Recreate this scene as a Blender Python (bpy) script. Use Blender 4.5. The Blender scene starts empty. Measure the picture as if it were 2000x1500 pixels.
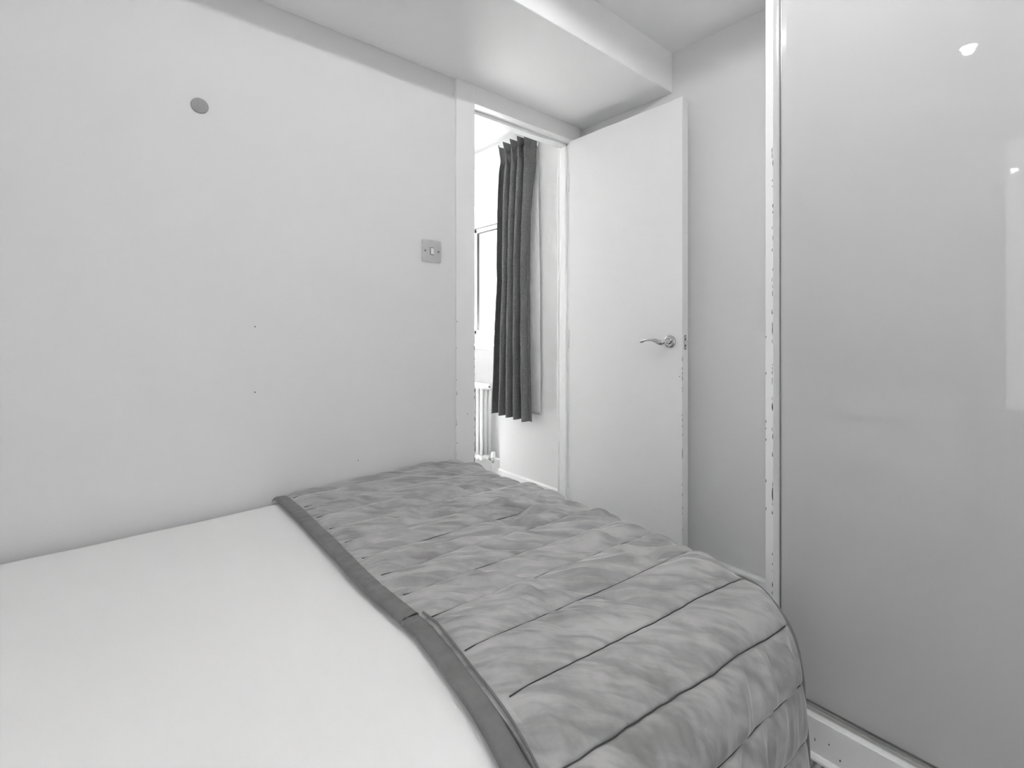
import bpy, bmesh, math, random
import numpy as np
from mathutils import Vector, Matrix
random.seed(4)

# world axes: X runs along the wall with the doorway, Y points at that wall, floor at z = 0
scn = bpy.context.scene
# ---------------------------------------------------------------- camera
cam_d = bpy.data.cameras.new('camera')
cam_d.sensor_width = 36.0
cam_d.lens = 938.0 / 2000.0 * 36.0
cam_d.shift_y = -110.0 / 2000.0
cam_d.clip_start = 0.02
cam = bpy.data.objects.new('camera', cam_d)
scn.collection.objects.link(cam)
EYE = 1.057
cam.location = (0, 0, EYE)
cam.rotation_euler = (math.pi / 2, 0, -math.atan2(800, 938))
scn.camera = cam

# ---------------------------------------------------------------- world, sun, exposure
SKY = 1.45
wd = bpy.data.worlds.new('sky'); scn.world = wd; wd.use_nodes = True
bg = wd.node_tree.nodes['Background']
bg.inputs[0].default_value = (1, 1, 1, 1)
bg.inputs[1].default_value = SKY
sun_d = bpy.data.lights.new('sun', 'SUN'); sun_d.energy = 250.0; sun_d.angle = math.radians(1.2)
sun = bpy.data.objects.new('sun', sun_d); scn.collection.objects.link(sun)
_sd = Vector((-0.47, -0.06, -0.88))
sun.rotation_euler = _sd.to_track_quat('-Z', 'Y').to_euler()
LAMP_W = 26.0
scn.view_settings.view_transform = 'Standard'
scn.view_settings.look = 'None'
scn.view_settings.gamma = 1.0
scn.view_settings.use_curve_mapping = False
scn.view_settings.exposure = 0.78
scn.cycles.use_denoising = True
scn.cycles.max_bounces = 12
scn.cycles.diffuse_bounces = 8
scn.cycles.caustics_reflective = False
scn.cycles.caustics_refractive = False
scn.cycles.sample_clamp_indirect = 0.0

# ---------------------------------------------------------------- helpers
C = scn.collection

def mat(name, col, rough=0.5, spec=0.5, metal=0.0, coat=0.0, coat_rough=0.03, sheen=0.0,
        noise=0.0, nscale=3.0, bump=0.0, bscale=200.0):
    m = bpy.data.materials.new(name); m.use_nodes = True
    nt = m.node_tree; b = nt.nodes['Principled BSDF']
    b.inputs['Base Color'].default_value = (col, col, col, 1)
    b.inputs['Roughness'].default_value = rough
    b.inputs['Specular IOR Level'].default_value = spec
    b.inputs['Metallic'].default_value = metal
    b.inputs['Coat Weight'].default_value = coat
    b.inputs['Coat Roughness'].default_value = coat_rough
    b.inputs['Sheen Weight'].default_value = sheen
    b.inputs['Sheen Roughness'].default_value = 0.35
    tc = nt.nodes.new('ShaderNodeTexCoord')
    if noise:
        n = nt.nodes.new('ShaderNodeTexNoise'); n.inputs['Scale'].default_value = nscale; n.inputs['Detail'].default_value = 4
        nt.links.new(tc.outputs['Object'], n.inputs['Vector'])
        r = nt.nodes.new('ShaderNodeMapRange')
        r.inputs['From Min'].default_value = 0.3; r.inputs['From Max'].default_value = 0.7
        r.inputs['To Min'].default_value = col * (1 - noise); r.inputs['To Max'].default_value = min(col * (1 + noise), 0.95)
        nt.links.new(n.outputs['Fac'], r.inputs['Value'])
        nt.links.new(r.outputs['Result'], b.inputs['Base Color'])
    if bump:
        n2 = nt.nodes.new('ShaderNodeTexNoise'); n2.inputs['Scale'].default_value = bscale; n2.inputs['Detail'].default_value = 3
        nt.links.new(tc.outputs['Object'], n2.inputs['Vector'])
        bp = nt.nodes.new('ShaderNodeBump'); bp.inputs['Strength'].default_value = bump; bp.inputs['Distance'].default_value = 0.002
        nt.links.new(n2.outputs['Fac'], bp.inputs['Height'])
        nt.links.new(bp.outputs['Normal'], b.inputs['Normal'])
    return m

M_wall = mat('matt white emulsion', 0.75, 0.75, 0.25, noise=0.012, nscale=1.3, bump=0.05, bscale=90)
M_ceil = mat('ceiling emulsion', 0.90, 0.8, 0.2, noise=0.01, nscale=1.5)
M_gloss = mat('white satin woodwork paint', 0.83, 0.28, 0.45, noise=0.01, nscale=6)
M_leaf = mat('white door paint', 0.82, 0.32, 0.4, noise=0.01, nscale=4)
M_chip = mat('bare chipped timber', 0.06, 0.8)
M_steel = mat('brushed steel', 0.72, 0.32, metal=1.0, noise=0.04, nscale=30)
M_screw = mat('dull screw metal', 0.22, 0.4, metal=1.0)
M_chrome = mat('polished chrome', 0.62, 0.09, metal=1.0)
M_white_plastic = mat('white plastic', 0.85, 0.3)
M_dark = mat('dark gap', 0.02, 0.6)
M_disc = mat('grey plastic cover', 0.33, 0.7)
M_ward = mat('high gloss grey wardrobe lacquer', 0.53, 0.8, 0.1, coat=1.0, coat_rough=0.012, noise=0.008, nscale=1)
M_alu = mat('anodised aluminium', 0.6, 0.25, metal=1.0)
M_duvet = mat('white cotton', 0.83, 0.9, 0.15, sheen=0.1, noise=0.01, nscale=5, bump=0.08, bscale=900)
M_pillow = mat('white pillow cotton', 0.82, 0.9, 0.15, noise=0.01, nscale=8)
M_base = mat('grey divan fabric', 0.2, 0.9, noise=0.1, nscale=60)
M_binding = mat('grey satin binding', 0.16, 0.5, 0.4, sheen=0.2, noise=0.12, nscale=40, bump=0.2, bscale=300)
M_rad = mat('white radiator enamel', 0.88, 0.25, 0.5, noise=0.005)
M_lining = mat('off white curtain lining', 0.8, 0.9, 0.1, noise=0.02, nscale=30)
M_facade = mat('pale render', 0.8, 0.9, noise=0.03, nscale=2)
M_ground = mat('grey paving', 0.12, 0.9, noise=0.1, nscale=1)
M_track = mat('track white', 0.78, 0.35)

def velvet():
    m = mat('grey quilted velvet', 0.2, 0.45, 0.35, sheen=0.7)
    nt = m.node_tree; b = nt.nodes['Principled BSDF']
    b.inputs['Sheen Roughness'].default_value = 0.28
    tc = nt.nodes.new('ShaderNodeTexCoord')
    n = nt.nodes.new('ShaderNodeTexNoise'); n.inputs['Scale'].default_value = 9; n.inputs['Detail'].default_value = 5
    n.inputs['Roughness'].default_value = 0.6
    nt.links.new(tc.outputs['Object'], n.inputs['Vector'])
    r = nt.nodes.new('ShaderNodeValToRGB')
    r.color_ramp.elements[0].position = 0.33; r.color_ramp.elements[0].color = (0.30, 0.30, 0.30, 1)
    r.color_ramp.elements[1].position = 0.55; r.color_ramp.elements[1].color = (0.39, 0.39, 0.39, 1)
    nt.links.new(n.outputs['Fac'], r.inputs['Fac'])
    # crushed nap plus wrinkle shade put into the colour, as streaks along the wrinkles
    m1 = nt.nodes.new('ShaderNodeMapping'); m1.inputs['Rotation'].default_value = (0, 0, 0.62)
    m2 = nt.nodes.new('ShaderNodeMapping'); m2.inputs['Scale'].default_value = (9, 48, 14)
    nt.links.new(tc.outputs['Object'], m1.inputs['Vector']); nt.links.new(m1.outputs['Vector'], m2.inputs['Vector'])
    ns = nt.nodes.new('ShaderNodeTexNoise'); ns.inputs['Scale'].default_value = 1.0; ns.inputs['Detail'].default_value = 3
    ns.inputs['Distortion'].default_value = 0.4
    nt.links.new(m2.outputs['Vector'], ns.inputs['Vector'])
    mr = nt.nodes.new('ShaderNodeMapRange')
    mr.inputs['From Min'].default_value = 0.36; mr.inputs['From Max'].default_value = 0.60
    mr.inputs['To Min'].default_value = 0.77; mr.inputs['To Max'].default_value = 1.12
    nt.links.new(ns.outputs['Fac'], mr.inputs['Value'])
    vm = nt.nodes.new('ShaderNodeVectorMath'); vm.operation = 'SCALE'
    nt.links.new(r.outputs['Color'], vm.inputs[0]); nt.links.new(mr.outputs['Result'], vm.inputs['Scale'])
    nt.links.new(vm.outputs[0], b.inputs['Base Color'])
    n2 = nt.nodes.new('ShaderNodeTexNoise'); n2.inputs['Scale'].default_value = 500
    nt.links.new(tc.outputs['Object'], n2.inputs['Vector'])
    bp = nt.nodes.new('ShaderNodeBump'); bp.inputs['Strength'].default_value = 0.12; bp.inputs['Distance'].default_value = 0.001
    nt.links.new(n2.outputs['Fac'], bp.inputs['Height'])
    nt.links.new(bp.outputs['Normal'], b.inputs['Normal'])
    return m
M_velvet = velvet()
M_thread = mat('dark stitching thread', 0.055, 0.8)

def linen():
    m = mat('dark grey woven linen', 0.07, 0.9, 0.15, sheen=0.15)
    nt = m.node_tree; b = nt.nodes['Principled BSDF']
    tc = nt.nodes.new('ShaderNodeTexCoord')
    cols = []
    for sc in ((160, 160, 1200), (1200, 1200, 110)):          # slubby weft and warp threads
        mp = nt.nodes.new('ShaderNodeMapping'); mp.inputs['Scale'].default_value = sc
        nt.links.new(tc.outputs['Object'], mp.inputs['Vector'])
        n = nt.nodes.new('ShaderNodeTexNoise'); n.inputs['Scale'].default_value = 1.0; n.inputs['Detail'].default_value = 2
        nt.links.new(mp.outputs['Vector'], n.inputs['Vector']); cols.append(n)
    a = nt.nodes.new('ShaderNodeMath'); a.operation = 'ADD'
    nt.links.new(cols[0].outputs['Fac'], a.inputs[0]); nt.links.new(cols[1].outputs['Fac'], a.inputs[1])
    r = nt.nodes.new('ShaderNodeMapRange')
    r.inputs['From Min'].default_value = 0.75; r.inputs['From Max'].default_value = 1.25
    r.inputs['To Min'].default_value = 0.07; r.inputs['To Max'].default_value = 0.28
    nt.links.new(a.outputs[0], r.inputs['Value'])
    nt.links.new(r.outputs['Result'], b.inputs['Base Color'])
    return m
M_linen = linen()

def wood():
    m = mat('dark grey brown floorboards', 0.12, 0.45, 0.4)
    nt = m.node_tree; b = nt.nodes['Principled BSDF']
    tc = nt.nodes.new('ShaderNodeTexCoord')
    mp = nt.nodes.new('ShaderNodeMapping'); mp.inputs['Scale'].default_value = (4, 110, 1)
    nt.links.new(tc.outputs['Object'], mp.inputs['Vector'])
    n = nt.nodes.new('ShaderNodeTexNoise'); n.inputs['Scale'].default_value = 1.0; n.inputs['Detail'].default_value = 6
    nt.links.new(mp.outputs['Vector'], n.inputs['Vector'])
    r = nt.nodes.new('ShaderNodeMapRange')
    r.inputs['From Min'].default_value = 0.35; r.inputs['From Max'].default_value = 0.65
    r.inputs['To Min'].default_value = 0.08; r.inputs['To Max'].default_value = 0.36
    nt.links.new(n.outputs['Fac'], r.inputs['Value'])
    nt.links.new(r.outputs['Result'], b.inputs['Base Color'])
    return m
M_wood = wood()

def pane_mat():
    m = bpy.data.materials.new('thin window glass'); m.use_nodes = True
    nt = m.node_tree; nt.nodes.clear()
    o = nt.nodes.new('ShaderNodeOutputMaterial'); t = nt.nodes.new('ShaderNodeBsdfTransparent')
    t.inputs[0].default_value = (0.93, 0.93, 0.93, 1)
    g = nt.nodes.new('ShaderNodeBsdfGlossy'); g.inputs['Roughness'].default_value = 0.02
    x = nt.nodes.new('ShaderNodeMixShader'); x.inputs[0].default_value = 0.04
    nt.links.new(t.outputs[0], x.inputs[1]); nt.links.new(g.outputs[0], x.inputs[2])
    nt.links.new(x.outputs[0], o.inputs[0])
    return m
M_glass = pane_mat()

def lamp_mat():
    m = bpy.data.materials.new('lit lamp face'); m.use_nodes = True
    b = m.node_tree.nodes['Principled BSDF']
    b.inputs['Base Color'].default_value = (0.8, 0.8, 0.8, 1)
    b.inputs['Emission Color'].default_value = (1, 1, 1, 1)
    b.inputs['Emission Strength'].default_value = 60.0
    return m
M_lamp = lamp_mat()

def link(name, me, m, parent=None):
    o = bpy.data.objects.new(name, me)
    C.objects.link(o)
    if m is not None and len(me.materials) == 0:
        me.materials.append(m)
    if parent is not None:
        o.parent = parent
    return o

def from_bm(name, bm, m, parent=None, smooth=False):
    bmesh.ops.recalc_face_normals(bm, faces=bm.faces)
    me = bpy.data.meshes.new(name); bm.to_mesh(me); bm.free()
    if smooth:
        me.shade_smooth()
    return link(name, me, m, parent)

def add_box(bm, x0, x1, y0, y1, z0, z1, bev=0.0):
    r = bmesh.ops.create_cube(bm, size=1.0)
    vs = r['verts']
    for v in vs:
        v.co = Vector(((x0 + x1) / 2 + v.co.x * (x1 - x0), (y0 + y1) / 2 + v.co.y * (y1 - y0), (z0 + z1) / 2 + v.co.z * (z1 - z0)))
    if bev:
        es = set()
        for v in vs:
            es.update(v.link_edges)
        bmesh.ops.bevel(bm, geom=list(es), offset=bev, segments=2, profile=0.5, affect='EDGES')

def box(name, x0, x1, y0, y1, z0, z1, m, parent=None, bev=0.0):
    bm = bmesh.new(); add_box(bm, x0, x1, y0, y1, z0, z1, bev)
    return from_bm(name, bm, m, parent)

def boxes(name, lst, m, parent=None, bev=0.0):
    bm = bmesh.new()
    for b in lst:
        add_box(bm, *b, bev)
    return from_bm(name, bm, m, parent)

def add_tube(bm, pts, rads, seg=12, cap=True):
    pts = [Vector(p) for p in pts]
    if not hasattr(rads, '__len__'):
        rads = [rads] * len(pts)
    rings = []; up = None
    for i, p in enumerate(pts):
        d = (pts[min(i + 1, len(pts) - 1)] - pts[max(i - 1, 0)]).normalized()
        if up is None:
            a = Vector((0, 0, 1)) if abs(d.z) < 0.9 else Vector((1, 0, 0))
            up = (a - d * a.dot(d)).normalized()
        else:
            up = (up - d * up.dot(d)).normalized()
        s = d.cross(up)
        r = rads[i]
        ra, rb = (r if hasattr(r, '__len__') else (r, r))
        rings.append([bm.verts.new(p + up * math.cos(t) * ra + s * math.sin(t) * rb)
                      for t in [2 * math.pi * k / seg for k in range(seg)]])
    for a, b in zip(rings, rings[1:]):
        for k in range(seg):
            bm.faces.new((a[k], a[(k + 1) % seg], b[(k + 1) % seg], b[k]))
    if cap:
        bm.faces.new(rings[0][::-1]); bm.faces.new(rings[-1])

def tube(name, pts, rads, m, parent=None, seg=12, smooth=True):
    bm = bmesh.new(); add_tube(bm, pts, rads, seg)
    o = from_bm(name, bm, m, parent, smooth)
    return o

def lathe(name, origin, axis, prof, m, parent=None, seg=32):
    """prof: list of (distance along axis, radius)"""
    ax = Vector(axis).normalized()
    a = Vector((0, 0, 1)) if abs(ax.z) < 0.9 else Vector((1, 0, 0))
    e1 = (a - ax * a.dot(ax)).normalized(); e2 = ax.cross(e1)
    bm = bmesh.new(); rings = []
    for d, r in prof:
        c = Vector(origin) + ax * d
        rings.append([bm.verts.new(c + e1 * math.cos(t) * r + e2 * math.sin(t) * r) for t in [2 * math.pi * k / seg for k in range(seg)]])
    for p, q in zip(rings, rings[1:]):
        for k in range(seg):
            bm.faces.new((p[k], p[(k + 1) % seg], q[(k + 1) % seg], q[k]))
    bm.faces.new(rings[0][::-1]); bm.faces.new(rings[-1])
    return from_bm(name, bm, m, parent)

def prism_y(name, poly_xz, y0, y1, m, parent=None):
    bm = bmesh.new()
    a = [bm.verts.new((x, y0, z)) for x, z in poly_xz]; b = [bm.verts.new((x, y1, z)) for x, z in poly_xz]
    bm.faces.new(a); bm.faces.new(b[::-1]); n = len(a)
    for k in range(n):
        bm.faces.new((a[k], a[(k + 1) % n], b[(k + 1) % n], b[k]))
    return from_bm(name, bm, m, parent)

def prism_x(name, poly_yz, x0, x1, m, parent=None):
    bm = bmesh.new()
    a = [bm.verts.new((x0, y, z)) for y, z in poly_yz]; b = [bm.verts.new((x1, y, z)) for y, z in poly_yz]
    bm.faces.new(a); bm.faces.new(b[::-1]); n = len(a)
    for k in range(n):
        bm.faces.new((a[k], a[(k + 1) % n], b[(k + 1) % n], b[k]))
    return from_bm(name, bm, m, parent)

def grid_mesh(name, P, m, parent=None, smooth=True):
    """P: (n, k, 3) numpy array of points"""
    n, k, _ = P.shape
    me = bpy.data.meshes.new(name)
    idx = np.arange(n * k).reshape(n, k)
    f = np.stack([idx[:-1, :-1], idx[1:, :-1], idx[1:, 1:], idx[:-1, 1:]], -1).reshape(-1, 4)
    me.vertices.add(n * k); me.vertices.foreach_set('co', P.reshape(-1).astype(np.float32))
    me.loops.add(f.size); me.loops.foreach_set('vertex_index', f.reshape(-1).astype(np.int32))
    me.polygons.add(len(f)); me.polygons.foreach_set('loop_start', (np.arange(len(f)) * 4).astype(np.int32))
    me.update(calc_edges=True); me.validate()
    if smooth:
        me.shade_smooth()
    return link(name, me, m, parent)

def empty(name, loc, label=None, cat=None, group=None, kind=None):
    o = bpy.data.objects.new(name, None); C.objects.link(o)
    o.location = loc; o.empty_display_size = 0.1
    tag(o, label, cat, group, kind)
    return o

def tag(o, label=None, cat=None, group=None, kind=None):
    if label: o['label'] = label
    if cat: o['category'] = cat
    if group: o['group'] = group
    if kind: o['kind'] = kind
    return o

def st(o, label=None):
    o['kind'] = 'structure'
    if label: o['label'] = label
    return o

def adopt(parent, *objs):
    """geometry above is written in room coordinates; keep it there under a moved parent"""
    for o in objs:
        o.parent = parent
        o.matrix_parent_inverse = Matrix.Translation(-parent.location)

# numpy gradient noise
def _hash(ix, iy, seed):
    h = (ix * 374761393 + iy * 668265263 + seed * 974634777) & 0xFFFFFFFF
    h = ((h ^ (h >> 13)) * 1274126177) & 0xFFFFFFFF
    return ((h ^ (h >> 16)) & 0xFFFF) / 65535.0 * 2 * np.pi

def gnoise(x, y, seed=0):
    x, y = np.broadcast_arrays(np.asarray(x, float), np.asarray(y, float))
    ix = np.floor(x).astype(np.int64); iy = np.floor(y).astype(np.int64)
    fx = x - ix; fy = y - iy
    sx = fx * fx * fx * (fx * (fx * 6 - 15) + 10); sy = fy * fy * fy * (fy * (fy * 6 - 15) + 10)
    def g(dx, dy):
        t = _hash(ix + dx, iy + dy, seed)
        return np.cos(t) * (fx - dx) + np.sin(t) * (fy - dy)
    a = g(0, 0) * (1 - sx) + g(1, 0) * sx
    b = g(0, 1) * (1 - sx) + g(1, 1) * sx
    return (a * (1 - sy) + b * sy) * 1.5

# ================================================================= STRUCTURE
H_MAIN = EYE + 1.187        # main ceiling
H_SOF = EYE + 1.018         # bulkhead soffit
YW = 1.650                  # wall with the doorway
XE = 1.880                  # end wall
XB, YB = -1.05, -1.70       # wall behind the headboard / wall behind the camera
YB2 = 1.745                 # far face of the doorway wall
X0D, X1D, ZD = 1.190, 1.812, EYE + 0.940

st(boxes('wall_left', [(XB - 0.1, X0D - 0.012, YW, YB2, 0, 2.4), (X0D - 0.012, X1D + 0.012, YW, YB2, ZD + 0.012, 2.4), (X1D + 0.012, 2.05, YW, YB2, 0, 2.4)], M_wall),
   'smooth pale grey wall beside the bed with the doorway')
st(box('wall_right', XE, XE + 0.12, YB - 0.1, YW, 0, 2.4, M_wall), 'pale grey end wall behind the open door')
st(box('floor', XB - 0.1, 2.45, YB - 0.1, 5.0, -0.12, -0.012, M_dark), 'dark timber floor')
floor = bpy.data.objects['floor']
st(box('ceiling', XB - 0.1, XE + 0.12, YB - 0.1, 1.132, H_MAIN, H_MAIN + 0.15, M_ceil), 'white ceiling beyond the dropped bulkhead')
st(box('trim_1', XB - 0.1, XE, 1.132, YW, H_SOF, H_MAIN + 0.15, M_ceil, bev=0.003), 'boxed white bulkhead dropped along the doorway wall')

# headboard wall with the bedroom's own tall window (behind the camera)
WV0, WV1, WZ0, WZ1 = -1.25, 0.30, 0.55, 2.16
st(box('wall_back', XB - 0.1, XE + 0.12, YB - 0.1, YB, 0, 2.4, M_wall))
st(boxes('wall_head', [(XB - 0.1, XB, YB, WV0, 0, 2.4), (XB - 0.1, XB, WV1, YW, 0, 2.4),
                       (XB - 0.1, XB, WV0, WV1, 0, WZ0), (XB - 0.1, XB, WV0, WV1, WZ1, 2.4)], M_wall))
w2 = st(empty('window_2', (XB - 0.05, -0.475, WZ0)))
fr = boxes('window_frame', [(XB - 0.08, XB - 0.03, WV0, WV1, WZ0, WZ0 + 0.05), (XB - 0.08, XB - 0.03, WV0, WV1, WZ1 - 0.05, WZ1),
                            (XB - 0.08, XB - 0.03, WV0, WV0 + 0.05, WZ0, WZ1), (XB - 0.08, XB - 0.03, WV1 - 0.05, WV1, WZ0, WZ1),
                            (XB - 0.08, XB - 0.03, -0.50, -0.45, WZ0, WZ1)], M_gloss)
pn = box('window_pane', XB - 0.058, XB - 0.054, WV0, WV1, WZ0, WZ1, M_glass)
adopt(w2, fr, pn)

# floorboards, bedroom and hall
plank_meshes = []
for k in range(3):
    bm = bmesh.new(); add_box(bm, 0, 1.196, 0, 0.1365, -0.012, 0.0, 0.0012)
    bmesh.ops.recalc_face_normals(bm, faces=bm.faces)
    me = bpy.data.meshes.new('floor_plank'); bm.to_mesh(me); bm.free(); me.materials.append(M_wood); plank_meshes.append(me)
row = 0; y = YB
while y < YW - 0.05:
    x = XB - 0.3 - (row * 0.47) % 1.0
    while x < XE:
        if x + 1.196 > XB:
            x0 = max(x, XB); x1 = min(x + 1.196, XE)
            if x1 - x0 > 0.05:
                y1 = min(y + 0.1365, YW)
                if x0 == x and x1 == x + 1.196 and y1 == y + 0.1365:
                    o = bpy.data.objects.new('floor_plank', plank_meshes[row % 3]); C.objects.link(o)
                    o.location = (x, y, 0)
                else:
                    o = box('floor_plank', x0, x1, y, y1, -0.012, 0, M_wood, bev=0.0012)
                o.parent = floor
        x += 1.2
    y += 0.138; row += 1

# ---- hall beyond the doorway
HX = 2.000                  # hall wall plane with the window recess
HR = 2.150                  # recess back plane
HZ = 2.290                  # hall ceiling
RY0, RY1 = 2.47, 4.10       # recess extent
y = YW; row = 0
while y < 4.75:
    xs = [0.2, 0.2 + 0.5 + (row % 3) * 0.25, HX + 0.15 if y > RY0 - 0.01 and y < RY1 - 0.12 else HX]
    for a, b in zip(xs, xs[1:]):
        lo = a if y > YB2 - 0.02 else max(a, X0D + 0.001)
        hi = b if y > YB2 - 0.02 else min(b, X1D - 0.001)
        if hi - lo > 0.03:
            o = box('floor_plank', lo + 0.001, hi - 0.001, y + 0.001, y + 0.137, -0.012, 0, M_wood, bev=0.001); o.parent = floor
    y += 0.138; row += 1
st(boxes('wall_hall', [(HX, HR + 0.25, YB2, RY0, 0, HZ + 0.1), (HX, HR + 0.25, RY1, 4.8, 0, HZ + 0.1),
                       (HX, HR, RY0, RY1, EYE + 1.105, HZ + 0.1)], M_wall), 'bright white wall beyond the doorway')
st(boxes('wall_hall_side', [(0.1, 0.2, YB2, 4.8, 0, HZ + 0.1)], M_wall))
st(boxes('wall_hall_end', [(0.1, HR + 0.25, 4.8, 4.9, 0, HZ + 0.1)], M_wall))
st(box('ceiling_hall', 0.1, HR + 0.25, YB2, 4.9, HZ, HZ + 0.1, M_ceil))
# recess back with the segmental arched window hole
WY0, WY1, SILL = 2.62, 3.92, EYE - 0.13
HD = [(v, EYE + 0.930 - 0.083 * (v - 3.3) ** 2 * 1.0) for v in np.linspace(WY0, WY1, 15)]
prism_poly = [(WY0, EYE + 1.2)] + HD + [(WY1, EYE + 1.2)]
o1 = prism_x('wall_recess', prism_poly, HR, HR + 0.25, M_wall)
st(o1)
bm = bmesh.new(); bm.from_mesh(o1.data)
for b in [(HR, HR + 0.25, RY0 - 0.02, WY0, 0, EYE + 1.2), (HR, HR + 0.25, WY1, RY1 + 0.02, 0, EYE + 1.2), (HR, HR + 0.25, WY0, WY1, 0, SILL - 0.03)]:
    add_box(bm, *b)
bm.to_mesh(o1.data); bm.free()

# window in the recess
w1 = st(empty('window_1', (HR + 0.2, 3.27, SILL)), 'white arched casement window beyond the doorway')
FX0, FX1 = HR + 0.175, HR + 0.225
def arch(off):
    return [(v, EYE + 0.930 - off - 0.083 * (v - 3.3) ** 2) for v in np.linspace(WY0, WY1, 15)]
fr = prism_x('window_frame', arch(0) + arch(0.085)[::-1], FX0, FX1, M_gloss)
bm = bmesh.new(); bm.from_mesh(fr.data)
for b in [(FX0, FX1, WY0, WY0 + 0.06, SILL, EYE + 0.9), (FX0, FX1, WY1 - 0.06, WY1, SILL, EYE + 0.9),
          (FX0, FX1, 3.19, 3.27, SILL, EYE + 0.86), (FX0, FX1, WY0, WY1, SILL, EYE - 0.055)]:
    add_box(bm, *b, 0.003)
bm.to_mesh(fr.data); bm.free()
def casement(y0, y1, z0, z1):
    t = 0.035
    bm = bmesh.new()
    for b in [(FX0 - 0.012, FX1 - 0.01, y0, y0 + t, z0, z1), (FX0 - 0.012, FX1 - 0.01, y1 - t, y1, z0, z1),
              (FX0 - 0.012, FX1 - 0.01, y0, y1, z0, z0 + t), (FX0 - 0.012, FX1 - 0.01, y0, y1, z1 - t, z1)]:
        add_box(bm, *b, 0.004)
    c = from_bm('casement', bm, M_gloss)
    g = 0.005; xa, xb = FX0 - 0.0128, FX0 - 0.0115
    gk = boxes('gasket', [(xa, FX0 + 0.01, y0 + t, y0 + t + g, z0 + t, z1 - t), (xa, FX0 + 0.01, y1 - t - g, y1 - t, z0 + t, z1 - t),
                          (xa, FX0 + 0.01, y0 + t, y1 - t, z0 + t, z0 + t + g), (xa, FX0 + 0.01, y0 + t, y1 - t, z1 - t - g, z1 - t),
                          (xa, xb + 0.01, y0 - g, y0, z0 - g, z1 + g), (xa, xb + 0.01, y1, y1 + g, z0 - g, z1 + g),
                          (xa, xb + 0.01, y0, y1, z0 - g, z0), (xa, xb + 0.01, y0, y1, z1, z1 + g)], M_dark)
    gk.parent = c
    p = box('window_pane', FX0 + 0.015, FX0 + 0.019, y0 + t - 0.005, y1 - t + 0.005, z0 + t - 0.005, z1 - t + 0.005, M_glass)
    return c, p
c1, p1 = casement(2.69, 3.185, EYE - 0.055, EYE + 0.80)
c2, p2 = casement(3.275, 3.85, EYE - 0.055, EYE + 0.80)
ws = box('window_sill', 2.085, FX0, WY0 - 0.06, WY1 + 0.06, SILL - 0.028, SILL, M_gloss, bev=0.006)
adopt(w1, fr, c1, c2, ws)
for c, p in ((c1, p1), (c2, p2)):
    p.parent = c

# skirtings
def skirt_x(name, x_face, y0, y1, h, t=0.016, lab=None):      # face looks to -x
    poly = [(x_face, 0), (x_face - t, 0), (x_face - t, h - 0.008), (x_face - t + 0.006, h), (x_face, h)]
    return st(prism_y(name, poly, y0, y1, M_gloss), lab)
skirt_x('baseboard_right', XE, 0.53, YW, 0.122, lab='white skirting board along the end wall')
skirt_x('baseboard_hall', HX, YB2, RY0, 0.127, lab='white skirting board beyond the doorway')
skirt_x('baseboard_recess', HR, RY0, RY1, 0.127)
st(prism_x('baseboard_left', [(YW, 0), (YW - 0.016, 0), (YW - 0.016, 0.114), (YW - 0.010, 0.122), (YW, 0.122)], XB, 1.098, M_gloss))

# door frame: architrave boards, lining, stops
t2 = st(empty('trim_2', (1.19, YW, 0)), 'white painted door frame with chipped edges')
PF = 1.636
al = box('architrave', 1.098, X0D, PF, YW, 0, H_SOF, M_gloss, bev=0.0015)
ah = box('architrave', X0D, XE - 0.03, PF, YW, ZD, H_SOF, M_gloss, bev=0.0015)
ar = box('architrave', X1D, XE - 0.03, PF, YW, 0, ZD, M_gloss, bev=0.0015)
lin = boxes('door_lining', [(X0D - 0.012, X0D, YW, YB2 + 0.004, 0, ZD), (X0D, X1D, YW, YB2 + 0.004, ZD, ZD + 0.012), (X1D, X1D + 0.012, YW, YB2 + 0.004, 0, ZD)], M_gloss)
stp = boxes('door_stop', [(X0D, X0D + 0.013, 1.688, YB2 - 0.02, 0, ZD), (X0D, X1D, 1.688, YB2 - 0.02, ZD - 0.014, ZD), (X1D - 0.013, X1D, 1.688, YB2 - 0.02, 0, ZD)], M_gloss, bev=0.002)
fa = boxes('architrave', [(X0D - 0.07, X0D, YB2, YB2 + 0.014, 0, ZD + 0.07), (X0D, X1D, YB2, YB2 + 0.014, ZD, ZD + 0.07), (X1D, X1D + 0.07, YB2, YB2 + 0.014, 0, ZD + 0.07)], M_gloss, bev=0.0015)

def chips(name, spots, parent):
    """little flat scars where the paint has gone: (centre, length along z, width, normal axis)"""
    bm = bmesh.new()
    for (x, y, z), hh, w, ax in spots:
        n = 7
        ring = []
        for k in range(n):
            t = 2 * math.pi * k / n; q = random.uniform(0.55, 1.0)
            a, b = math.cos(t) * w / 2 * q, math.sin(t) * hh / 2 * q
            ring.append((a, b))
        d = 0.0006
        f = []; g = []
        for a, b in ring:
            if ax == 'x':
                f.append(bm.verts.new((x - d, y + a, z + b))); g.append(bm.verts.new((x + 0.0004, y + a, z + b)))
            else:
                f.append(bm.verts.new((x + a, y - d, z + b))); g.append(bm.verts.new((x + a, y + 0.0004, z + b)))
        bm.faces.new(f); bm.faces.new(g[::-1])
        for k in range(n):
            bm.faces.new((f[k], f[(k + 1) % n], g[(k + 1) % n], g[k]))
    o = from_bm(name, bm, M_chip, None)
    o['kind'] = 'stuff'; o['label'] = 'dark chips in the white paint'
    adopt(parent, o)
    return o
adopt(t2, al, ah, ar, lin, stp, fa)
rz = random.uniform
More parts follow.
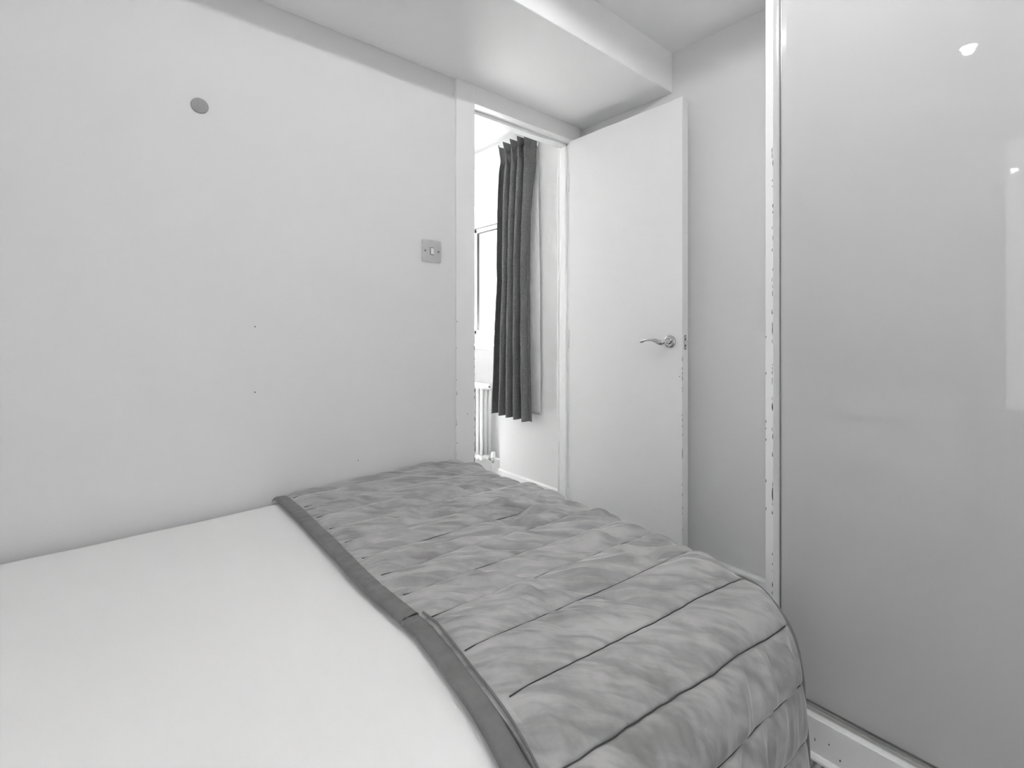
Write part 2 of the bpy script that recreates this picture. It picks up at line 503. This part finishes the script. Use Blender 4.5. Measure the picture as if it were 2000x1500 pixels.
chips('paint_chip', [((X0D - rz(0, .003), PF, rz(.45, 1.0)), rz(.004, .02), rz(.0012, .003), 'y') for _ in range(26)]
      + [((1.0985 + rz(0, .002), PF, rz(.5, 1.2)), rz(.003, .012), .0025, 'y') for _ in range(10)]
      + [((1.152, PF, 0.70), .006, .005, 'y')], t2)

chips('paint_speck', [((0.36, YW, EYE + 0.003), .006, .004, 'y'), ((0.36, YW, EYE - 0.20), .005, .004, 'y'), ((0.69, YW, EYE - 0.47), .006, .003, 'y')], bpy.data.objects['wall_left'])
# ---- door leaf, open at a right angle against the end wall
LX0, LX1, LY0, LY1 = 1.765, 1.810, 1.020, 1.632
door = st(empty('door_1', (LX1, LY1, 0.008)), 'plain white flush door standing open')
leaf = box('door_leaf', LX0, LX1, LY0, LY1, 0.012, EYE + 0.925, M_leaf, bev=0.0022)
adopt(door, leaf)
HZc, HYc = EYE - 0.0565, 1.074
hd = bpy.data.objects.new('door_handle', None); C.objects.link(hd); hd.location = (LX0, HYc, HZc)
hd['label'] = 'curved chrome lever handle on round rose'
rose = lathe('rosette', (LX0, HYc, HZc), (-1, 0, 0), [(0, .026), (.003, .026), (.005, .0245), (.0065, .021), (.0065, .0195), (.0095, .0175), (.010, .012), (.030, .0095), (.044, .0095), (.052, .009), (.054, .006)], M_chrome)
pts = []; rads = []
for k in range(25):
    q = k / 24.0
    y = HYc + 0.004 + q * 0.108
    z = HZc + 0.000 + 0.0075 * math.sin(max(0, (q - 0.18)) / 0.82 * math.pi * 1.12) - 0.004 * math.exp(-((q - 0.12) / 0.12) ** 2)
    x = LX0 - 0.046 - 0.004 * math.sin(q * math.pi)
    w = 0.0118 - 0.0066 * min(1, q / 0.55) + 0.0022 * math.exp(-((q - 0.93) / 0.09) ** 2)
    if q > 0.97: w *= 0.6
    if k == 0: w *= 0.8
    pts.append((x, y, z)); rads.append((w, w * 0.85))
lever = tube('lever', pts, rads, M_chrome, None, 20)
for o in (rose, lever):
    adopt(hd, o)
hd.parent = door; hd.matrix_parent_inverse = Matrix.Translation(-door.location)
lp = box('latch_plate', LX0 + 0.0165, LX0 + 0.0295, LY0 - 0.001, LY0 + 0.002, EYE - 0.088, EYE - 0.030, M_screw, bev=0.0007)
lb = prism_y('latch_bolt', [(LX0 + 0.018, EYE - 0.068), (LX0 + 0.029, EYE - 0.068), (LX0 + 0.029, EYE - 0.052), (LX0 + 0.018, EYE - 0.052)], LY0 - 0.011, LY0, M_steel)
sc1 = lathe('screw', (LX0 + 0.023, LY0 - 0.001, EYE - 0.038), (0, -1, 0), [(0, .0035), (.0008, .003)], M_steel, seg=12)
sc2 = lathe('screw', (LX0 + 0.023, LY0 - 0.001, EYE - 0.080), (0, -1, 0), [(0, .0035), (.0008, .003)], M_steel, seg=12)
adopt(door, lp, lb, sc1, sc2)
for hz in (0.22, 1.0, 1.78):
    hg = tube('hinge', [(LX0 - 0.002, LY1 + 0.003, hz - 0.045), (LX0 - 0.002, LY1 + 0.003, hz + 0.045)], 0.0045, M_gloss)
    adopt(door, hg)
chips('paint_chip', [((LX0 + rz(.0, .002), LY0 - .0001, rz(.1, .95)), rz(.005, .022), rz(.001, .0022), 'y') for _ in range(22)]
      + [((LX0 + .002, LY0 - .0001, .555), .04, .003, 'y'), ((LX0 - .0001, LY0 + .012, .86), .006, .004, 'x')], door)

# ================================================================= WARDROBE
WF = 1.333; WD = 1.378; WYE = 0.531; WB = YB + 0.0
ward = empty('wardrobe', (WF, WYE, 0), 'tall built-in wardrobe with glossy grey sliding doors', 'wardrobe')
PH = EYE - 0.960
sp = box('side_panel', WF, XE, 0.512, WYE, 0, H_MAIN, M_gloss, bev=0.001)
pl = box('plinth', WF, WF + 0.016, WB, 0.512, 0, PH, M_gloss, bev=0.0015)
ps = box('plinth_shelf', WF + 0.016, XE, WB, 0.512, PH - 0.02, PH - 0.001, M_track)
rl = []
for xx, hh in ((WF + 0.020, 0.004), (WF + 0.031, 0.005), (WF + 0.041, 0.008)):
    rl.append(box('track_rail', xx, xx + 0.0025, WB, 0.511, PH - 0.001, PH + hh, M_alu))
d1 = box('sliding_door', WD, WD + 0.020, -0.45, 0.5085, PH + 0.004, H_MAIN - 0.06, M_ward, bev=0.001)
d2 = box('sliding_door', WD + 0.028, WD + 0.048, WB + 0.01, -0.40, PH + 0.004, H_MAIN - 0.06, M_ward, bev=0.001)
ef = box('door_edge_strip', WD - 0.0015, WD + 0.021, 0.5075, 0.5095, PH + 0.004, H_MAIN - 0.06, M_alu)
bf = box('door_bottom_strip', WD - 0.0015, WD + 0.0, -0.45, 0.5085, PH + 0.004, PH + 0.0075, M_alu)
pe = box('pelmet', WF, WF + 0.018, WB, 0.512, H_MAIN - 0.07, H_MAIN, M_gloss)
bd = prism_y('floor_bead', [(WF, 0), (WF - 0.012, 0), (WF - 0.011, .005), (WF - 0.006, .0105), (WF, .012)], WB, 0.531, M_gloss)
adopt(ward, sp, pl, ps, d1, d2, ef, bf, pe, bd, *rl)
chips('paint_chip', [((WF - .0001, 0.5135 + rz(-.001, .001), rz(.12, 1.55)), rz(.004, .022), rz(.0008, .002), 'x') for _ in range(46)]
      + [((WF - .0001, 0.5135, .85), .03, .0035, 'x'), ((WF - .0001, 0.5135, .62), .045, .003, 'x'), ((WF - .0001, 0.5135, .30), .03, .003, 'x'), ((WF - .0001, 0.5135, 1.05), .03, .002, 'x')]
      + [((WF - .0001, 0.5295, rz(.3, 1.1)), rz(.004, .015), .002, 'x') for _ in range(12)]
      + [((WF - .0001, .415, .045), .010, .002, 'x'), ((WF - .0001, .385, .052), .006, .004, 'x'), ((WF - .0001, .362, .028), .006, .004, 'x')], ward)

# ================================================================= BED
bed = empty('bed', (0.05, 0.98, 0), 'small double bed pushed against the wall, white bedding on top', 'bed')
bs = box('bed_base', -0.93, 1.015, 0.40, 1.60, 0.05, 0.30, M_base, bev=0.012)
mt = box('mattress', -0.93, 0.995, 0.432, 1.60, 0.302, 0.478, M_pillow, bev=0.07)
hb = box('headboard', -1.03, -0.95, 0.36, 1.62, 0.0, 1.02, M_base, bev=0.02)
fts = [lathe('bed_foot', (x, y, 0), (0, 0, 1), [(0, .022), (.052, .028)], M_dark, seg=16) for x in (-0.85, 0.93) for y in (0.48, 1.52)]
adopt(bed, bs, mt, hb, *fts)

# cross profile of the bedding, y against z, from the wall over the near side and down
prof = [(1.632, 0.508), (1.612, 0.522), (1.56, 0.529), (1.40, 0.532), (1.10, 0.533), (0.80, 0.532), (0.66, 0.530), (0.58, 0.5265), (0.53, 0.521), (0.476, 0.507),
        (0.425, 0.481), (0.385, 0.435), (0.366, 0.373), (0.358, 0.274), (0.352, 0.19), (0.350, 0.10)]
pr = np.array(prof)
def resample(p, n):
    # Catmull-Rom through the points, then equal arc length
    out = []
    q = np.vstack([2 * p[0] - p[1], p, 2 * p[-1] - p[-2]])
    for i in range(1, len(q) - 2):
        t = np.linspace(0, 1, 60, endpoint=False)[:, None]
        a, b, c, d = q[i - 1], q[i], q[i + 1], q[i + 2]
        out.append(0.5 * ((2 * b) + (-a + c) * t + (2 * a - 5 * b + 4 * c - d) * t ** 2 + (-a + 3 * b - 3 * c + d) * t ** 3))
    out = np.vstack(out + [p[-1:]])
    k = np.ones(41) / 41.0
    pad = np.vstack([np.repeat(out[:1], 20, 0), out, np.repeat(out[-1:], 20, 0)])
    sm = np.stack([np.convolve(pad[:, j], k, 'valid') for j in (0, 1)], 1)
    s = np.concatenate([[0], np.cumsum(np.hypot(*np.diff(sm, axis=0).T))])
    ss = np.linspace(0, s[-1], n)
    P = np.stack([np.interp(ss, s, sm[:, j]) for j in (0, 1)], 1)
    T = np.gradient(P, axis=0); T /= np.linalg.norm(T, axis=1)[:, None]
    N = np.stack([-T[:, 1], T[:, 0]], 1)
    if N[len(N) // 3, 1] < 0: N = -N
    return ss, P, N

def foot_round(x, x0, r):
    """flat until x0, then round over: returns new x and drop"""
    th = np.clip((x - x0) / r, 0, 1.50)
    rest = np.maximum(x - x0 - 1.50 * r, 0)
    nx = np.where(x > x0, x0 + r * np.sin(th), x)
    dr = np.where(x > x0, r * (1 - np.cos(th)) + rest, 0)
    return nx, dr

S_SIDE = None
def side_blend(S):
    a, b = S_SIDE
    t = np.clip((S - a) / (b - a), 0, 1)
    return t * t * (3 - 2 * t)

def drape(name, xs, n, off, hfun, m, x0, r, parent=None, s_range=None):
    ss, P, N = resample(pr, n)
    if s_range is not None:
        k = (ss >= s_range[0]) & (ss <= s_range[1]); ss, P, N = ss[k], P[k], N[k]
    S, X = np.meshgrid(ss, xs, indexing='ij')
    h = hfun(S, X) + off
    nx, dr = foot_round(X, x0, r)
    hh = h - dr
    # where the foot edge rounds over, the puff pushes outward as well
    th = np.clip((X - x0) / r, 0, 1.50)
    nx = nx + np.where(X > x0, h * np.sin(th), 0)
    hh = np.where(X > x0, h * np.cos(th) - dr, h)
    if S_SIDE is not None:
        bl = side_blend(S)
        nx = nx * (1 - bl) + bl * (0.44 + (X - 0.44) * (1.077 - 0.44) / (1.118 - 0.44)) * np.ones_like(nx)
        hh = hh * (1 - bl) + bl * h
    Y = P[:, 0][:, None] + N[:, 0][:, None] * hh
    Z = P[:, 1][:, None] + N[:, 1][:, None] * hh
    return grid_mesh(name, np.stack([nx, Y, Z], -1), m, parent)

# duvet
def duvet_h(S, X):
    h = 0.0035 * gnoise(X * 2.2, S * 2.0, 3) + 0.0016 * gnoise(X * 6 + S * 2, S * 5, 5)
    # faint pressed fold lines near the throw
    for (xa, sa, xb, sb, w, amp) in ((0.30, 0.10, 0.31, 0.75, .008, .0014), (0.14, 0.2, 0.16, 0.9, .01, .0008)):
        xc = xa + (xb - xa) * (S - sa) / (sb - sa)
        h = h + amp * np.exp(-((X - xc) / w) ** 2) * ((S > sa) & (S < sb)) * (0.5 + gnoise(S * 9, X * 0, 8))
    return h - 0.013 * np.clip((X - 0.45) / 0.06, 0, 1)
duvet = drape('duvet', np.concatenate([np.linspace(-0.86, 0.95, 170), np.linspace(0.955, 1.12, 26)]), 330, -0.014, duvet_h, M_duvet, 0.985, 0.05)
tag(duvet, 'smooth white duvet spread flat over the bed', 'duvet')
sol = duvet.modifiers.new('thickness', 'SOLIDIFY'); sol.thickness = 0.012; sol.offset = -1

# quilted throw
PITCH = 0.106
_sK, _PK, _NK = resample(pr, 2000)
def s_of(y, z=None):
    if z is None:
        return float(np.interp(-y, -_PK[:, 0], _sK))
    return float(_sK[np.argmin((_PK[:, 0] - y) ** 2 + (_PK[:, 1] - z) ** 2)])
SEAMS = [s_of(v) for v in (1.565, 1.456, 1.351, 1.2526, 1.147, 1.046, 0.950, 0.853, 0.754, 0.643, 0.532)]
SEAMS += [s_of(0.382, 0.449) - 0.058, s_of(0.3597, 0.342) - 0.058, s_of(0.356, 0.231) - 0.058]
SEAMS = [SEAMS[0] - 0.106] + SEAMS + [SEAMS[-1] + 0.109, SEAMS[-1] + 0.218]
SKEW = 0.090
def throw_h(S, X):
    wob = 0.0035 * gnoise(X * 7, S * 3, 21) + 0.0012 * gnoise(X * 30, S * 9, 22)
    ph = np.interp(S + wob - SKEW * (X - 0.44), SEAMS, np.arange(len(SEAMS)))
    pad = np.floor(ph); f = ph - pad
    env = np.clip(4 * f * (1 - f), 0, 1)
    puff = 0.0098 * env ** 0.55
    groove = -0.0018 * np.exp(-(np.minimum(f, 1 - f) * PITCH / 0.0022) ** 2)
    k = pad * 13.7
    top = 1 / (1 + np.exp((S - 1.17) / 0.035))           # 1 on the flat, 0 on the hanging side
    # oblique drag wrinkles on the flat top
    a = 0.62 + 0.10 * gnoise(X * 2, S * 2, 31)
    ca, sa = np.cos(a), np.sin(a)
    u = X * ca + (S) * sa; w = -X * sa + S * ca
    w = w * 0.8
    w = w + 0.006 * gnoise(u * 8 + k, w * 6, 33)
    n1 = gnoise(u * 6 + k, w * 37 + k, 35); n2 = gnoise(u * 11 + k, w * 80, 36)
    ridged = 1 - np.abs(n1) * 2.0
    amount = 0.42 + 0.85 / (1 + np.exp(-(X - 0.62) / 0.07))
    amount = amount * np.clip(0.75 + 1.1 * gnoise(X * 4, S * 4 + k, 38), 0.15, 1.5)
    amount = amount * (1 - 0.55 / (1 + np.exp(-(S - 1.02) / 0.03)))
    amount = amount * np.clip((S + 0.02) / 0.22, 0.3, 1)
    wr = (0.0185 * n1 + 0.0055 * ridged + 0.0100 * n2) * amount
    # vertical drag wrinkles on the hanging side
    m1 = gnoise(X * 20 + 2.5 * S + k * .3, S * 5 + k, 41); m2 = gnoise(X * 46 + 5 * S, S * 9 + k, 42)
    wv = (0.0120 * m1 + 0.0050 * m2) * np.clip(0.7 + gnoise(X * 3, S * 3 + k, 43), 0.2, 1.4)
    h = puff + groove + env ** 0.85 * (wr * top + wv * (1 - top))
    # gathers running off the binding
    gx = np.exp(-np.maximum(X - 0.44, 0) / 0.028)
    h = h + gx * (0.0026 * gnoise(S * 75 + k, X * 14, 51) + 0.0012 * gnoise(S * 150, X * 20, 52))
    h = h + 0.003 * gnoise(X * 3.3, S * 3.1, 55)
    edge = np.clip((X - 0.439) / 0.030, 0, 1); h = h * edge ** 0.7 - 0.002 * (1 - edge)
    tail = np.clip((1.115 - X) / 0.03, 0, 1); h = h * (0.35 + 0.65 * tail ** 0.6)
    return h
TX1 = 1.118
th_root = empty('quilted_throw', (0.74, 0.98, 0.53), 'grey velvet throw with stitched channels across the foot of the bed', 'throw')
xs = np.concatenate([np.linspace(0.420, 1.03, 430), np.linspace(1.0315, TX1, 60)])
S_SIDE = (s_of(0.60), s_of(0.43))
panel = drape('quilted_panel', xs, 1500, 0.004, throw_h, M_velvet, 1.035, 0.055)
sol = panel.modifiers.new('thickness', 'SOLIDIFY'); sol.thickness = 0.006; sol.offset = -1
adopt(th_root, panel)
def wobx(x, s):
    return 0.0035 * gnoise(x * 7, s * 3, 21) + 0.0012 * gnoise(x * 30, s * 9, 22)
_ss, _P, _N = resample(pr, 1180)
bmt = bmesh.new()
for k in range(0, len(SEAMS) - 1):
    pts = []
    for x in np.concatenate([np.linspace(0.447, 1.03, 90), np.linspace(1.034, 1.105, 12)]):
        s_ = SEAMS[k] + SKEW * (x - 0.44)
        for _ in range(4):
            s_ = SEAMS[k] + SKEW * (x - 0.44) - float(wobx(x, s_))
        if s_ < 0.003 or s_ > _ss[-1] - 0.003: continue
        hh_ = float(throw_h(np.array([[s_]]), np.array([[x]]))[0, 0]) + 0.0060
        nx_, dr_ = foot_round(np.array([x]), 1.035, 0.055)
        th_ = min(max((x - 1.035) / 0.055, 0), 1.5)
        if x > 1.035:
            nxx = float(nx_[0]) + hh_ * math.sin(th_); hn = hh_ * math.cos(th_) - float(dr_[0])
        else:
            nxx = x; hn = hh_
        bl_ = float(side_blend(np.array(s_)))
        nxx = nxx * (1 - bl_) + bl_ * (0.44 + (x - 0.44) * (1.077 - 0.44) / (1.118 - 0.44)); hn = hn * (1 - bl_) + bl_ * hh_
        y_ = np.interp(s_, _ss, _P[:, 0]); z_ = np.interp(s_, _ss, _P[:, 1]); ny_ = np.interp(s_, _ss, _N[:, 0]); nz_ = np.interp(s_, _ss, _N[:, 1])
        pts.append((nxx, y_ + ny_ * hn, z_ + nz_ * hn))
    if len(pts) > 3:
        add_tube(bmt, pts, 0.0012, 5)
stt = from_bm('stitching', bmt, M_thread, None, True)
adopt(th_root, stt)

# binding: a raised flat tape along the inner edge
ssP, PP, NN = resample(pr, 900)
def bind_x(yv):
    return np.interp(yv, [0.34, 0.40, 0.4435, 0.508, 0.5666, 0.665, 0.73, 0.786, 0.911, 1.03, 1.2, 1.437, 1.59, 1.64],
                     [0.372, 0.376, 0.380, 0.386, 0.391, 0.4015, 0.4077, 0.4035, 0.396, 0.398, 0.402, 0.405, 0.405, 0.404])
def binding(name, s0, s1, w, lift, seed):
    k = (ssP >= s0) & (ssP <= s1)
    s, P, N = ssP[k], PP[k], NN[k]
    cross = [(-0.001, -0.004), (-0.0005, 0.001), (0.003, 0.0042), (0.010, 0.0052), (0.020, 0.0050), (0.028, 0.0046), (0.033, 0.0020), (0.0345, -0.002), (0.034, -0.004)]
    rows = []
    for i in range(len(s)):
        xb = bind_x(P[i, 0]); r = []
        for cx, cz in cross:
            nz = 0.0007 * float(gnoise(s[i] * 60, cx * 90, seed)) + 0.0012 * float(gnoise(s[i] * 14, cx * 40, seed + 1))
            wd_ = cx * w / 0.034 + 0.0008 * float(gnoise(s[i] * 12, 0.3, seed + 2))
            h = cz + lift + (nz if cz > 0 else 0)
            r.append((xb + wd_, P[i, 0] + N[i, 0] * h, P[i, 1] + N[i, 1] * h))
        rows.append(r)
    return grid_mesh(name, np.array(rows), M_binding)
y_join = 0.775
s_join = float(np.interp(-y_join, -PP[:, 0], ssP))
b1 = binding('binding', 0.0, s_join, 0.034, 0.0035, 61)
b2 = binding('binding', s_join + 0.0015, ssP[-1], 0.033, 0.0012, 71)
adopt(th_root, b1, b2)
# corded seam beside the binding, near half, and the narrow piping on the hem at the foot
def run(name, s0, s1, xf, r, lift, m, n=240):
    pts = []
    for s in np.linspace(s0, s1, n):
        y = np.interp(s, ssP, PP[:, 0]); z = np.interp(s, ssP, PP[:, 1])
        ny = np.interp(s, ssP, NN[:, 0]); nz = np.interp(s, ssP, NN[:, 1])
        x, dr = xf(y, s)
        hh = lift - dr
        pts.append((x, y + ny * hh, z + nz * hh))
    return tube(name, pts, r, m, None, 8)
cord = run('corded_seam', s_join + 0.004, ssP[-1], lambda y, s: (bind_x(y) + 0.0385 + 0.001 * math.sin(s * 23), 0), 0.0021, 0.0075, M_binding)
_tx, _td = foot_round(np.array([TX1]), 1.035, 0.055)
def hem_at(y, s):
    bl = float(side_blend(np.array(s)))
    return (float(_tx[0]) * (1 - bl) + 1.0785 * bl + 0.0008 * math.sin(s * 60), float(_td[0]) * (1 - bl))
hem = run('hem_piping', 0.004, ssP[-1], hem_at, 0.0048, 0.004, M_binding, 420)
adopt(th_root, cord, hem)

# pillows
def pillow(y, lab):
    n = 40
    P = []
    for side in (1, -1):
        a = np.linspace(-1, 1, n); A, B = np.meshgrid(a, a, indexing='ij')
        t = np.clip((1 - np.abs(A) ** 2.6) * (1 - np.abs(B) ** 2.6), 0, 1) ** 0.5
        X = A * 0.20 * (1 - 0.06 * (1 - B ** 2) * np.abs(A)) ; Y = B * 0.29 * (1 - 0.05 * (1 - A ** 2) * np.abs(B))
        Z = side * 0.065 * t + 0.004 * gnoise(A * 4 + y, B * 4, 7) * t
        P.append(np.stack([X, Y, Z], -1))
    root = grid_mesh('pillow', P[0], M_pillow)
    bm = bmesh.new(); bm.from_mesh(root.data)
    o2 = grid_mesh('pillow_under', P[1][::-1], M_pillow)
    bm.from_mesh(o2.data); bmesh.ops.remove_doubles(bm, verts=bm.verts, dist=0.0015)
    bmesh.ops.recalc_face_normals(bm, faces=bm.faces)
    bm.to_mesh(root.data); bm.free(); bpy.data.objects.remove(o2)
    root.data.shade_smooth()
    root.location = (-0.66, y, 0.635); root.rotation_euler = (0, math.radians(14), 0)
    tag(root, lab, 'pillow')
pillow(1.28, 'white pillow at the head of the bed next to the wall')
pillow(0.67, 'white pillow at the head of the bed on the open side')

# ================================================================= WALL FITTINGS
sw = empty('light_switch', (1.018, YW, EYE + 0.30), 'square brushed steel single light switch beside the doorway', 'switch')
Sx, Sz = 0.9885, EYE + 0.3015
bm = bmesh.new(); add_box(bm, Sx - .043, Sx + .043, YW - .0045, YW, Sz - .0435, Sz + .0435)
es = [e for e in bm.edges if abs(e.verts[0].co.y - e.verts[1].co.y) > 0.001]
bmesh.ops.bevel(bm, geom=es, offset=.005, segments=4, profile=.5, affect='EDGES')
plate = from_bm('switch_plate', bm, M_steel)
bz = boxes('rocker_surround', [(Sx - .0075, Sx + .0075, YW - .0052, YW - .0040, Sz - .0145, Sz + .0145)], M_dark)
rk = prism_x('rocker', [(YW - .0050, Sz - .013), (YW - .0105, Sz - .012), (YW - .0065, Sz + .012), (YW - .0050, Sz + .013)], Sx - .006, Sx + .006, M_white_plastic)
s1_ = lathe('screw', (Sx - .030, YW - .0045, Sz), (0, -1, 0), [(0, .0036), (.001, .0033)], M_screw, seg=14)
s2_ = lathe('screw', (Sx + .030, YW - .0045, Sz), (0, -1, 0), [(0, .0036), (.001, .0033)], M_screw, seg=14)
sw.location = (Sx, YW, Sz)
adopt(sw, plate, bz, rk, s1_, s2_)

t_ = YW / 1.1826
disc = lathe('wall_cover', (0.154 * t_, YW, EYE + 0.4616 * t_), (0, -1, 0), [(0, .0218), (.0035, .0218), (.0055, .0200), (.0068, .012), (.007, .004)], M_disc, seg=48)
tag(disc, 'small round grey cover fixed high on the wall above the bed', 'cover')

# small surface spotlights on the main ceiling
def downlight(x, y, lab, w, zc=None, grp='ceiling spotlights behind the camera'):
    r = empty('ceiling_spotlight', (x, y, zc or H_MAIN), lab, 'light', grp)
    body = lathe('lamp_housing', (0, 0, 0), (0, 0, -1), [(0, .042), (.006, .042), (.008, .036), (.034, .036), (.036, .034)], M_chrome, r)
    face = lathe('lamp_face', (0, 0, -.0362), (0, 0, -1), [(0, .027), (.0012, .026)], M_lamp, r)
    ld = bpy.data.lights.new('lamp', 'SPOT'); ld.energy = LAMP_W * w; ld.spot_size = math.radians(179); ld.spot_blend = 0.12; ld.shadow_soft_size = 0.02
    lo = bpy.data.objects.new('lamp_light', ld); C.objects.link(lo); lo.parent = r; lo.location = (0, 0, -.045)
downlight(0.05, 0.284, 'small round ceiling spotlight above the camera side of the bed', 0.12)
downlight(0.72, 0.38, 'small round ceiling spotlight in front of the wardrobe', 0.45)
downlight(0.55, -1.1, 'added fill spotlight nearest the back wall', 0.4)  # unseen lamp added for more even light on wardrobe and bedding
downlight(-0.45, -1.1, 'added fill spotlight near the tall window', 0.1)  # unseen lamp added to light the end wall, wardrobe and door leaf
for _x, _l in ((0.55, 'small round hall spotlight on the inner side of the hall'), (1.35, 'small round hall spotlight on the window side of the hall')):
    downlight(_x, 4.3, _l, 0.5, HZ, 'hall ceiling spotlights')

# ================================================================= HALL OBJECTS
# curtain: pinch-pleated, drawn back at the edge of the recess
def curtain():
    root = empty('curtain', (1.95, 2.25, EYE - 0.53), 'dark grey linen pinch-pleated curtain hanging beyond the doorway', 'curtain')
    zt, zb = EYE + 1.140, EYE - 0.545
    nz, ns = 260, 420
    q = np.linspace(0, 1, nz)[:, None]; s = np.linspace(0, 1, ns)[None, :]
    Z = zt + (zb - zt) * q + 0 * s
    nf = 4.0
    wid_top, wid_mid, wid_bot = 0.285, 0.275, 0.345
    wq = np.interp(q[:, 0], [0, .07, .18, .5, 1], [0.285, 0.250, 0.250, 0.235, 0.325])[:, None]
    y_start = np.interp(q[:, 0], [0, .15, .45, .7, 1], [2.08, 2.09, 2.112, 2.102, 2.077])[:, None]
    # s = 0 right edge (returns to the wall), s = 1 left edge over the recess
    ph = nf * (s - 0.10) / 0.90
    ph = ph + 0.05 * np.sin(3.1 * q + 5 * s)
    head = np.exp(-((q - 0.055) / 0.03) ** 2)
    fan = np.exp(-(q / 0.035) ** 2)
    amp = np.interp(q[:, 0], [0, .05, .12, .3, 1], [0.026, 0.022, 0.034, 0.042, 0.046])[:, None]
    c = np.cos(2 * np.pi * ph)
    c = np.sign(c) * np.abs(c) ** 0.85
    on = np.clip((s - 0.02) / 0.08, 0, 1)
    X = 1.925 - amp * c * on - 0.004 * np.sin(2 * np.pi * ph * 2 + 1.0) * on
    X = X + (1 - on) * (0.050) * np.clip(1 - q / 0.35, 0, 1)
    # sharp creases fanning above each pinch
    X = X - fan * 0.010 * np.sin(2 * np.pi * ph * 3) * on
    # sideways lean of the folds makes deep shadowed valleys
    Y = y_start + wq * s - 0.026 * np.sin(2 * np.pi * ph) * on * (1 - 0.7 * head) + 0.006 * np.sin(2 * np.pi * ph * 2) * fan
    X = X + 0.0025 * gnoise(q * 9 + 0 * s, s * 20 + 0 * q, 91) + 0.0012 * gnoise(q * 26, s * 40, 92)
    Z = Z + 0.005 * fan * np.cos(2 * np.pi * ph) + 0.010 * s * (1 - q) - 0.010 * q * (1 - s)
    cl = grid_mesh('curtain_cloth', np.stack([X, Y, Z], -1), M_linen)
    m = cl.modifiers.new('thickness', 'SOLIDIFY'); m.thickness = 0.003; m.offset = 0
    n2 = 60
    s2 = np.linspace(0, 1, n2)[None, :]; q2 = np.linspace(0.03, 0.985, 80)[:, None]
    Z2 = zt + (zb - zt) * q2 + 0 * s2
    wl = np.interp(q2[:, 0], [0, .5, 1], [0.27, 0.29, 0.32])[:, None]
    Y2 = np.interp(q2[:, 0], [0, .1, .5, .9, 1], [2.095, 2.080, 2.064, 2.060, 2.060])[:, None] + wl * s2
    X2 = 1.983 + 0.002 * np.sin(s2 * 14) + 0 * q2 - 0.004
    ln = grid_mesh('curtain_lining', np.stack([X2, Y2, Z2], -1), M_lining)
    ln['label'] = 'off-white lining showing past the edge'
    m = ln.modifiers.new('thickness', 'SOLIDIFY'); m.thickness = 0.001; m.offset = 0
    tr = box('curtain_track', 1.972, 1.998, 2.10, 3.9, zt - 0.045, zt - 0.025, M_white_plastic)
    adopt(root, cl, ln, tr)
curtain()

# column radiator under the window
rad = empty('radiator', (2.075, 3.1, 0), 'white column radiator under the window beyond the doorway', 'radiator')
RZ0, RZ1 = EYE - 0.948, EYE - 0.392
bm = bmesh.new()
for cx in (-0.036, 0.0, 0.036):
    add_tube(bm, [(cx, 0, RZ0 + 0.03), (cx, 0, RZ1 - 0.03)], 0.0115, 12)
for z in (RZ0 + 0.026, RZ1 - 0.026):
    rr = (0.0205, 0.024)
    add_tube(bm, [(-0.049, 0, z), (-0.044, 0, z), (0.044, 0, z), (0.049, 0, z)], [(0.012, 0.014), rr, rr, (0.012, 0.014)], 14)
bmesh.ops.recalc_face_normals(bm, faces=bm.faces)
me = bpy.data.meshes.new('radiator_section'); bm.to_mesh(me); bm.free(); me.shade_smooth(); me.materials.append(M_rad)
for k in range(22):
    o = bpy.data.objects.new('radiator_section', me); C.objects.link(o)
    o.location = (2.075, 2.722 + k * 0.046, 0)
    adopt(rad, o)
for z in (RZ0 + 0.026, RZ1 - 0.026):
    bsq = lathe('end_boss', (2.075, 2.70, z), (0, -1, 0), [(0, .019), (.010, .019), (.013, .016), (.020, .015), (.022, .010)], M_rad, seg=20)
    adopt(rad, bsq)
pg = lathe('bleed_plug', (2.075, 2.679, RZ1 - 0.026), (0, -1, 0), [(0, .008), (.007, .007)], M_screw, seg=12)
vz = RZ0 + 0.026
vt = lathe('valve_tail', (2.075, 2.70, vz), (0, -1, 0), [(0.02, .010), (.05, .010), (.06, .012)], M_chrome, seg=16)
vb = lathe('valve_body', (2.075, 2.635, vz - 0.022), (0, 0, 1), [(0, .009), (.012, .011), (.03, .011), (.036, .009)], M_chrome, seg=16)
vc = lathe('valve_cap', (2.075, 2.635, vz + 0.014), (0, 0, 1), [(0, .015), (.004, .017), (.036, .016), (.042, .012)], M_white_plastic, seg=20)
pp = tube('pipe', [(2.075, 2.635, 0.0), (2.075, 2.635, vz - 0.02)], 0.0075, M_rad)
adopt(rad, pg, vt, vb, vc, pp)

# ================================================================= OUTSIDE
st(box('ground_outside', 2.8, 15, 3.5, 13, -7.1, -7.0, M_ground))
house = empty('house', (9.0, 8.6, -7.0), 'pale rendered house seen through the far window', 'house')
hw = boxes('house_wall', [(3.2, 14, 8.6, 12, -7.0, 5.5)], M_facade)
gt = boxes('string_course', [(3.2, 14, 8.52, 8.6, 1.93, 2.02)], M_facade)
hwin = boxes('window_frame', [(6.2, 6.9, 8.55, 8.6, 0.7, 1.85)], M_gloss)
hp = boxes('window_pane', [(6.28, 6.53, 8.53, 8.55, 0.78, 1.78), (6.57, 6.82, 8.53, 8.55, 0.78, 1.78)], M_disc)
adopt(house, hw, gt, hwin, hp)

bpy.context.view_layer.update()
